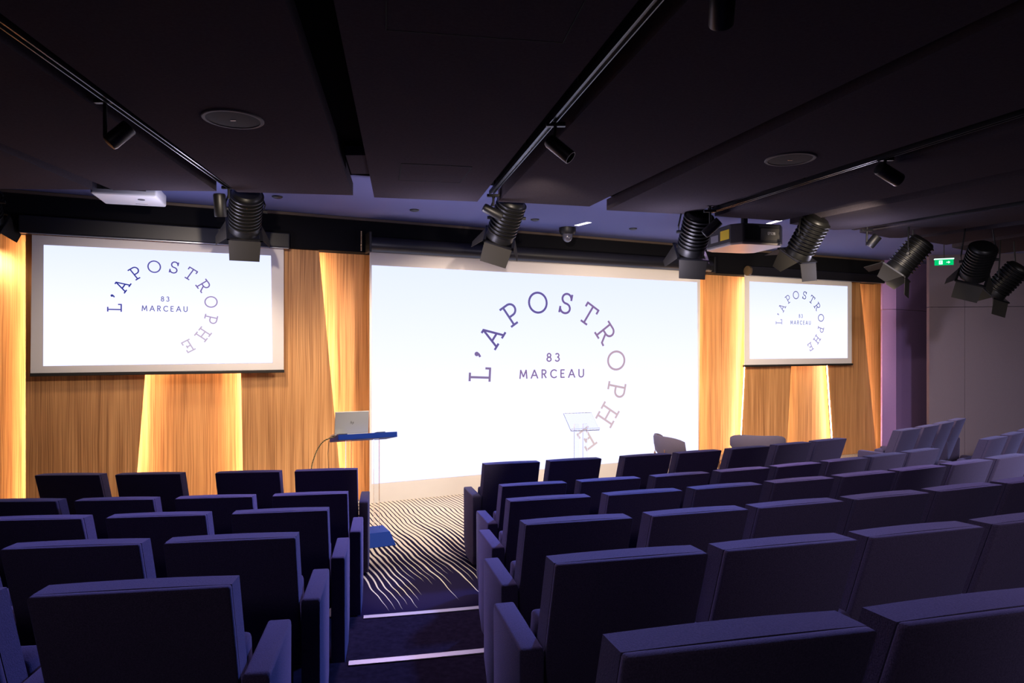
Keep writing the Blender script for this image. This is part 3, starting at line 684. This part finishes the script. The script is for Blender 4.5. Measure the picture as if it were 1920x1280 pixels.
bm = BM(); prism(bm, [(-.22, -.32), (.22, -.32), (.31, -.22), (.31, .26), (.2, .34), (-.2, .34), (-.31, .26), (-.31, -.22)], 'z', .02, .235, .012); obj('body', bm, 'gray', t)
bm = BM(); prism(bm, [(-.22, -.31), (.22, -.31), (.30, -.21), (.30, .26), (.2, .33), (-.2, .33), (-.30, .26), (-.30, -.21)], 'z', 0, .03, .01); obj('base_plate', bm, 'pbase', t)
bm = BM()
for i in range(12): box(bm, -.20+i*.014, -.194+i*.014, -.326, -.318, .05, .21)
obj('vent', bm, 'black', t)
bm = BM(); box(bm, -.02, .21, -.327, -.318, .05, .185, .002); fp = obj('front_plate', bm, mat('plate', (.085, .078, .065), .5, .3), t)
bm = BM(); x0 = .06
for c in 'EPSON':
    strokes(bm, SA[c][1], lambda x, y, x0=x0: (x0+x*.022, -.3285, .112+y*.03), .16); x0 += SA[c][0]*.022+.003
obj('brand_name', bm, mat('letter_silver', (.75, .73, .68), .4), fp)
lf = Matrix.Translation((-.312, -.10, .12)) @ Matrix.Rotation(math.radians(0), 4, 'Z')
bm = BM(); box(bm, -.3135, -.311, -.21, -.04, .07, .18); y_ = obj('warning_label', bm, 'yellow', t)
bm = BM(); box(bm, -.3135, -.311, 0, .15, .07, .15); obj('rating_label', bm, 'label', t)
bm = BM(); tube(bm, [(0, 0, .22), (0, 0, CEIL-CAMZ-1.15)], .035, 14); box(bm, -.15, .15, -.15, .15, .235, .26, .004); obj('ceiling_mount', bm, 'black', t)

c = G(1064, 427, CEIL); t = thing('dome_camera', 'black dome camera under the ceiling over the main screen', 'camera', c)
bm = BM(); lathe(bm, [(.11, 0), (.11, .05), (.09, .085)], 28, Matrix.Rotation(-math.pi/2, 4, 'X')); obj('base', bm, 'black', t, smooth=True)
bm = BM(); lathe(bm, [(.066, .08), (.066, .12)]+[(.066*math.cos(a_), .12+.07*math.sin(a_)) for a_ in (.3, .6, .9, 1.2, 1.5)], 28, Matrix.Rotation(-math.pi/2, 4, 'X')); obj('dome', bm, mat('dome', (.12, .12, .15), .15, .2), t, smooth=True)

c = Dp(1770, 491, 9.6); t = thing('exit_sign', 'green illuminated exit sign with arrow by the grey wall', 'exit sign', c, math.radians(-22))
bm = BM(); box(bm, -.115, .115, -.004, .004, -.045, .035); pl = obj('sign_plate', bm, 'green', t)
bm = BM(); box(bm, -.12, .12, -.02, .02, .035, .05, .003); obj('lamp_bar', bm, 'exitwhite', t)
bm = BM(); tube(bm, [(0, 0, .04), (0, 0, CEIL-c.z)], .006, 8); obj('rod', bm, 'black', t)
bm = BM(); y = -.0055
box(bm, -.062, -.018, y, y+.001, -.032, .022)
for pts in ([(.028, -.010), (.055, -.010), (.055, .0), (.028, .0)], [(.052, -.024), (.075, -.005), (.052, .014)]): prism(bm, pts, 'y', y, y+.001)
pg = obj('pictogram', bm, 'exitwhite', pl)
bm = BM(); y = -.0075       # running figure in the white doorway
strokes(bm, [[(-.040, .010), (-.043, -.008), (-.052, -.022)], [(-.043, -.008), (-.034, -.016), (-.036, -.028)], [(-.052, .004), (-.040, .008), (-.030, .0)]], lambda a, b_: (a, y, b_), .004)
box(bm, -.042, -.037, y, y+.0005, .012, .018); obj('running_figure', bm, 'green', pg)

# ------------------------------------------------------------------ lectern with laptop
lt = Vector((-1.11, 6.54, 0)); ax = Vector((math.cos(TH), math.sin(TH), 0)); ay = Vector((-math.sin(TH), math.cos(TH), 0))
lo = lt-ax*.27+ay*.20
TILT = Matrix.Translation((0, -.2, 1.088)) @ Matrix.Rotation(math.radians(-10), 4, 'X')
t = thing('lectern', 'blue lectern with clear posts at the left of the stage', 'lectern', lo, TH)
bm = BM(); box(bm, -.28, .28, 0, .42, -.05, 0, .003, TILT); obj('tray', bm, 'blue', t)
bm = BM(); prism(bm, [(-.27, 0), (.27, 0), (.225, .125), (-.225, .125)], 'y', -.2, .16, .004)
for v in bm.verts:
    if v.co.z > .06: v.co.y = v.co.y*.72-.0
obj('base', bm, 'blue', t)
for x in (-.14, .13):
    bm = BM(); box(bm, x-.028, x+.028, -.012, .012, .12, 1.004, .002); obj('post', bm, 'glass', t)
for (x0, x1, w_) in ((.09, .17, 0), (-.27, -.19, 0)):
    bm = BM(); box(bm, x0, x1, .02, .12, 0, .008, .001, TILT); obj('rest_pad', bm, 'black', t)
t = thing('laptop', 'open silver laptop standing on the blue lectern', 'laptop', lo+ax*(-.125)+ay*(-.06)+Vector((0, 0, 1.066)), (math.radians(-10), 0, TH))
bm = BM(); box(bm, -.16, .16, 0, .22, 0, .014, .003); obj('keyboard_base', bm, 'silver', t)
bm = BM(); box(bm, -.16, .16, -.004, .003, 0, .215, .003, Matrix.Translation((0, 0, .010)) @ Matrix.Rotation(math.radians(18), 4, 'X')); lid = obj('lid', bm, 'silver', t)
bm = BM(); Mx = Matrix.Translation((0, 0, .010)) @ Matrix.Rotation(math.radians(18), 4, 'X'); x0 = -.013
for c in 'hp':
    strokes(bm, SA[c][1], lambda x, y, x0=x0: tuple(Mx @ Vector((x0+x*.026, -.0052, .098+y*.026))), .11); x0 += .015
obj('brand_mark', bm, mat('mark_dark', (.12, .10, .09), .5), lid)
# braided cable from the lectern down to the floor
s0 = lo-ax*.30+Vector((0, 0, 1.04)); pts = []
tgt = [Dp(634, 817, 6.40), Dp(622, 820, 6.42), Dp(607, 827, 6.45), Dp(596, 841, 6.48), Dp(589, 858, 6.5), Dp(584, 878, 6.52), Dp(580, 930, 6.55), G(585, 1010, .012), G(640, 1014, .012)]
for i in range(len(tgt)-1):
    for k in range(6):
        u = k/6; p_ = [tgt[max(0, i-1)], tgt[i], tgt[i+1], tgt[min(len(tgt)-1, i+2)]]
        pts.append(.5*((2*p_[1])+(-p_[0]+p_[2])*u+(2*p_[0]-5*p_[1]+4*p_[2]-p_[3])*u*u+(-p_[0]+3*p_[1]-3*p_[2]+p_[3])*u**3))
bm = BM(); tube(bm, pts, .006, 8); tag(obj('braided_cable', bm, 'cable', smooth=True), 'yellow and black braided cable looping off the blue lectern', 'cable')
bm = BM(); tube(bm, [Dp(617, 826, 6.42), Dp(615, 850, 6.42), Dp(616, 876, 6.42), Dp(618, 960, 6.43), G(622, 1018, .01)], .003, 6); tag(obj('thin_cable', bm, 'black', smooth=True), 'thin dark cable hanging straight down beside the blue lectern', 'cable')

# clear lectern before the main screen
cl = Vector(((1088-960)*7.6/F, 7.6, 0)); t = thing('clear_lectern', 'fully transparent lectern standing before the main screen', 'lectern', cl, math.radians(18))
bm = BM(); a_ = math.radians(38)
box(bm, -.17, .17, -.14, .14, 0, .010, .001, Matrix.Translation((0.02, .02, 1.06)) @ Matrix.Rotation(a_, 4, 'X')); obj('reading_top', bm, 'glass', t)
bm = BM(); box(bm, -.17, .17, -.14, -.13, 0, .035, .001, Matrix.Translation((0.02, .02, 1.06)) @ Matrix.Rotation(a_, 4, 'X')); obj('book_stop', bm, 'glass', t)
for x in (-.045, .06):
    bm = BM(); box(bm, x-.028, x+.028, -.006, .006, .012, 1.04, .001); obj('post', bm, 'glass', t)
bm = BM(); box(bm, -.17, .17, -.15, .15, 0, .012, .002); obj('foot', bm, 'glass', t)

# ------------------------------------------------------------------ lounge chairs and coffee table
def lounge(label, c, rot):
    t = thing('lounge_chair', label, 'lounge chair', c, rot, 'grey lounge chairs on the stage')
    bm = BM(); n = 16; pr = []                               # wide curved wing back
    for i in range(n+1):
        u = -1+2*i/n; a = u*math.radians(62); R_ = .40
        x = R_*math.sin(a)*.98; y = -.02-R_*math.cos(a)+.18; hh = .130*(1-abs(u)**4*.5); zc = .595+.012*u*u; th = .035*(1-abs(u)**6*.5)
        sec = []
        for k in range(10):
            q = 2*math.pi*k/10; rr = th*math.cos(q); zz = hh*math.sin(q)
            zz = math.copysign(abs(math.sin(q))**.6, math.sin(q))*hh
            sec.append(bm.verts.new((x+math.sin(a)*rr, y-math.cos(a)*rr+(-.18)*(zz*.9), zc+zz)))
        pr.append(sec)
    for a, b_ in zip(pr, pr[1:]):
        for k in range(10): bm.faces.new((a[k], a[(k+1) % 10], b_[(k+1) % 10], b_[k]))
    bm.faces.new(pr[0]); bm.faces.new(list(reversed(pr[-1]))); obj('backrest', bm, 'lounge', t, smooth=True)
    bm = BM(); box(bm, -.27, .27, -.24, .28, .32, .41, .035, seg=3); obj('seat', bm, 'lounge', t, smooth=True)
    for s in (-1, 1):
        bm = BM(); tube(bm, [(s*.14, -.20, .34), (s*.15, -.235, .47), (s*.15, -.225, .55)], .012, 8); obj('back_support', bm, 'oak', t, smooth=True)
        for f_ in (-1, 1):
            bm = BM(); tube(bm, [(s*.19, f_*.17, .33), (s*.25, f_*.23, 0)], [.018, .011], 10); obj('leg', bm, 'oak', t, smooth=True)
    return t
def on(px, depth, z=0): return Vector(((px-CX)*depth/F, depth, z))
lounge('grey lounge chair turned sideways before the main screen edge', on(1267, 9.15), math.radians(-78))
lounge('grey lounge chair with wide curved back before the right wood panels', on(1420, 9.3), math.radians(-14))
t = thing('coffee_table', 'low wooden coffee table between the two lounge chairs', 'coffee table', Vector((2.74, 9.12, 0)))
bm = BM(); lathe(bm, [(.22, .405), (.24, .41), (.24, .43), (.22, .435)], 40, Matrix.Rotation(math.pi/2, 4, 'X')); obj('table_top', bm, 'oak', t, smooth=True)
for k in range(3):
    a = 2*math.pi*k/3+.4; bm = BM(); tube(bm, [(.12*math.cos(a), .12*math.sin(a), .41), (.20*math.cos(a), .20*math.sin(a), 0)], [.018, .012], 10); obj('leg', bm, 'oak', t, smooth=True)
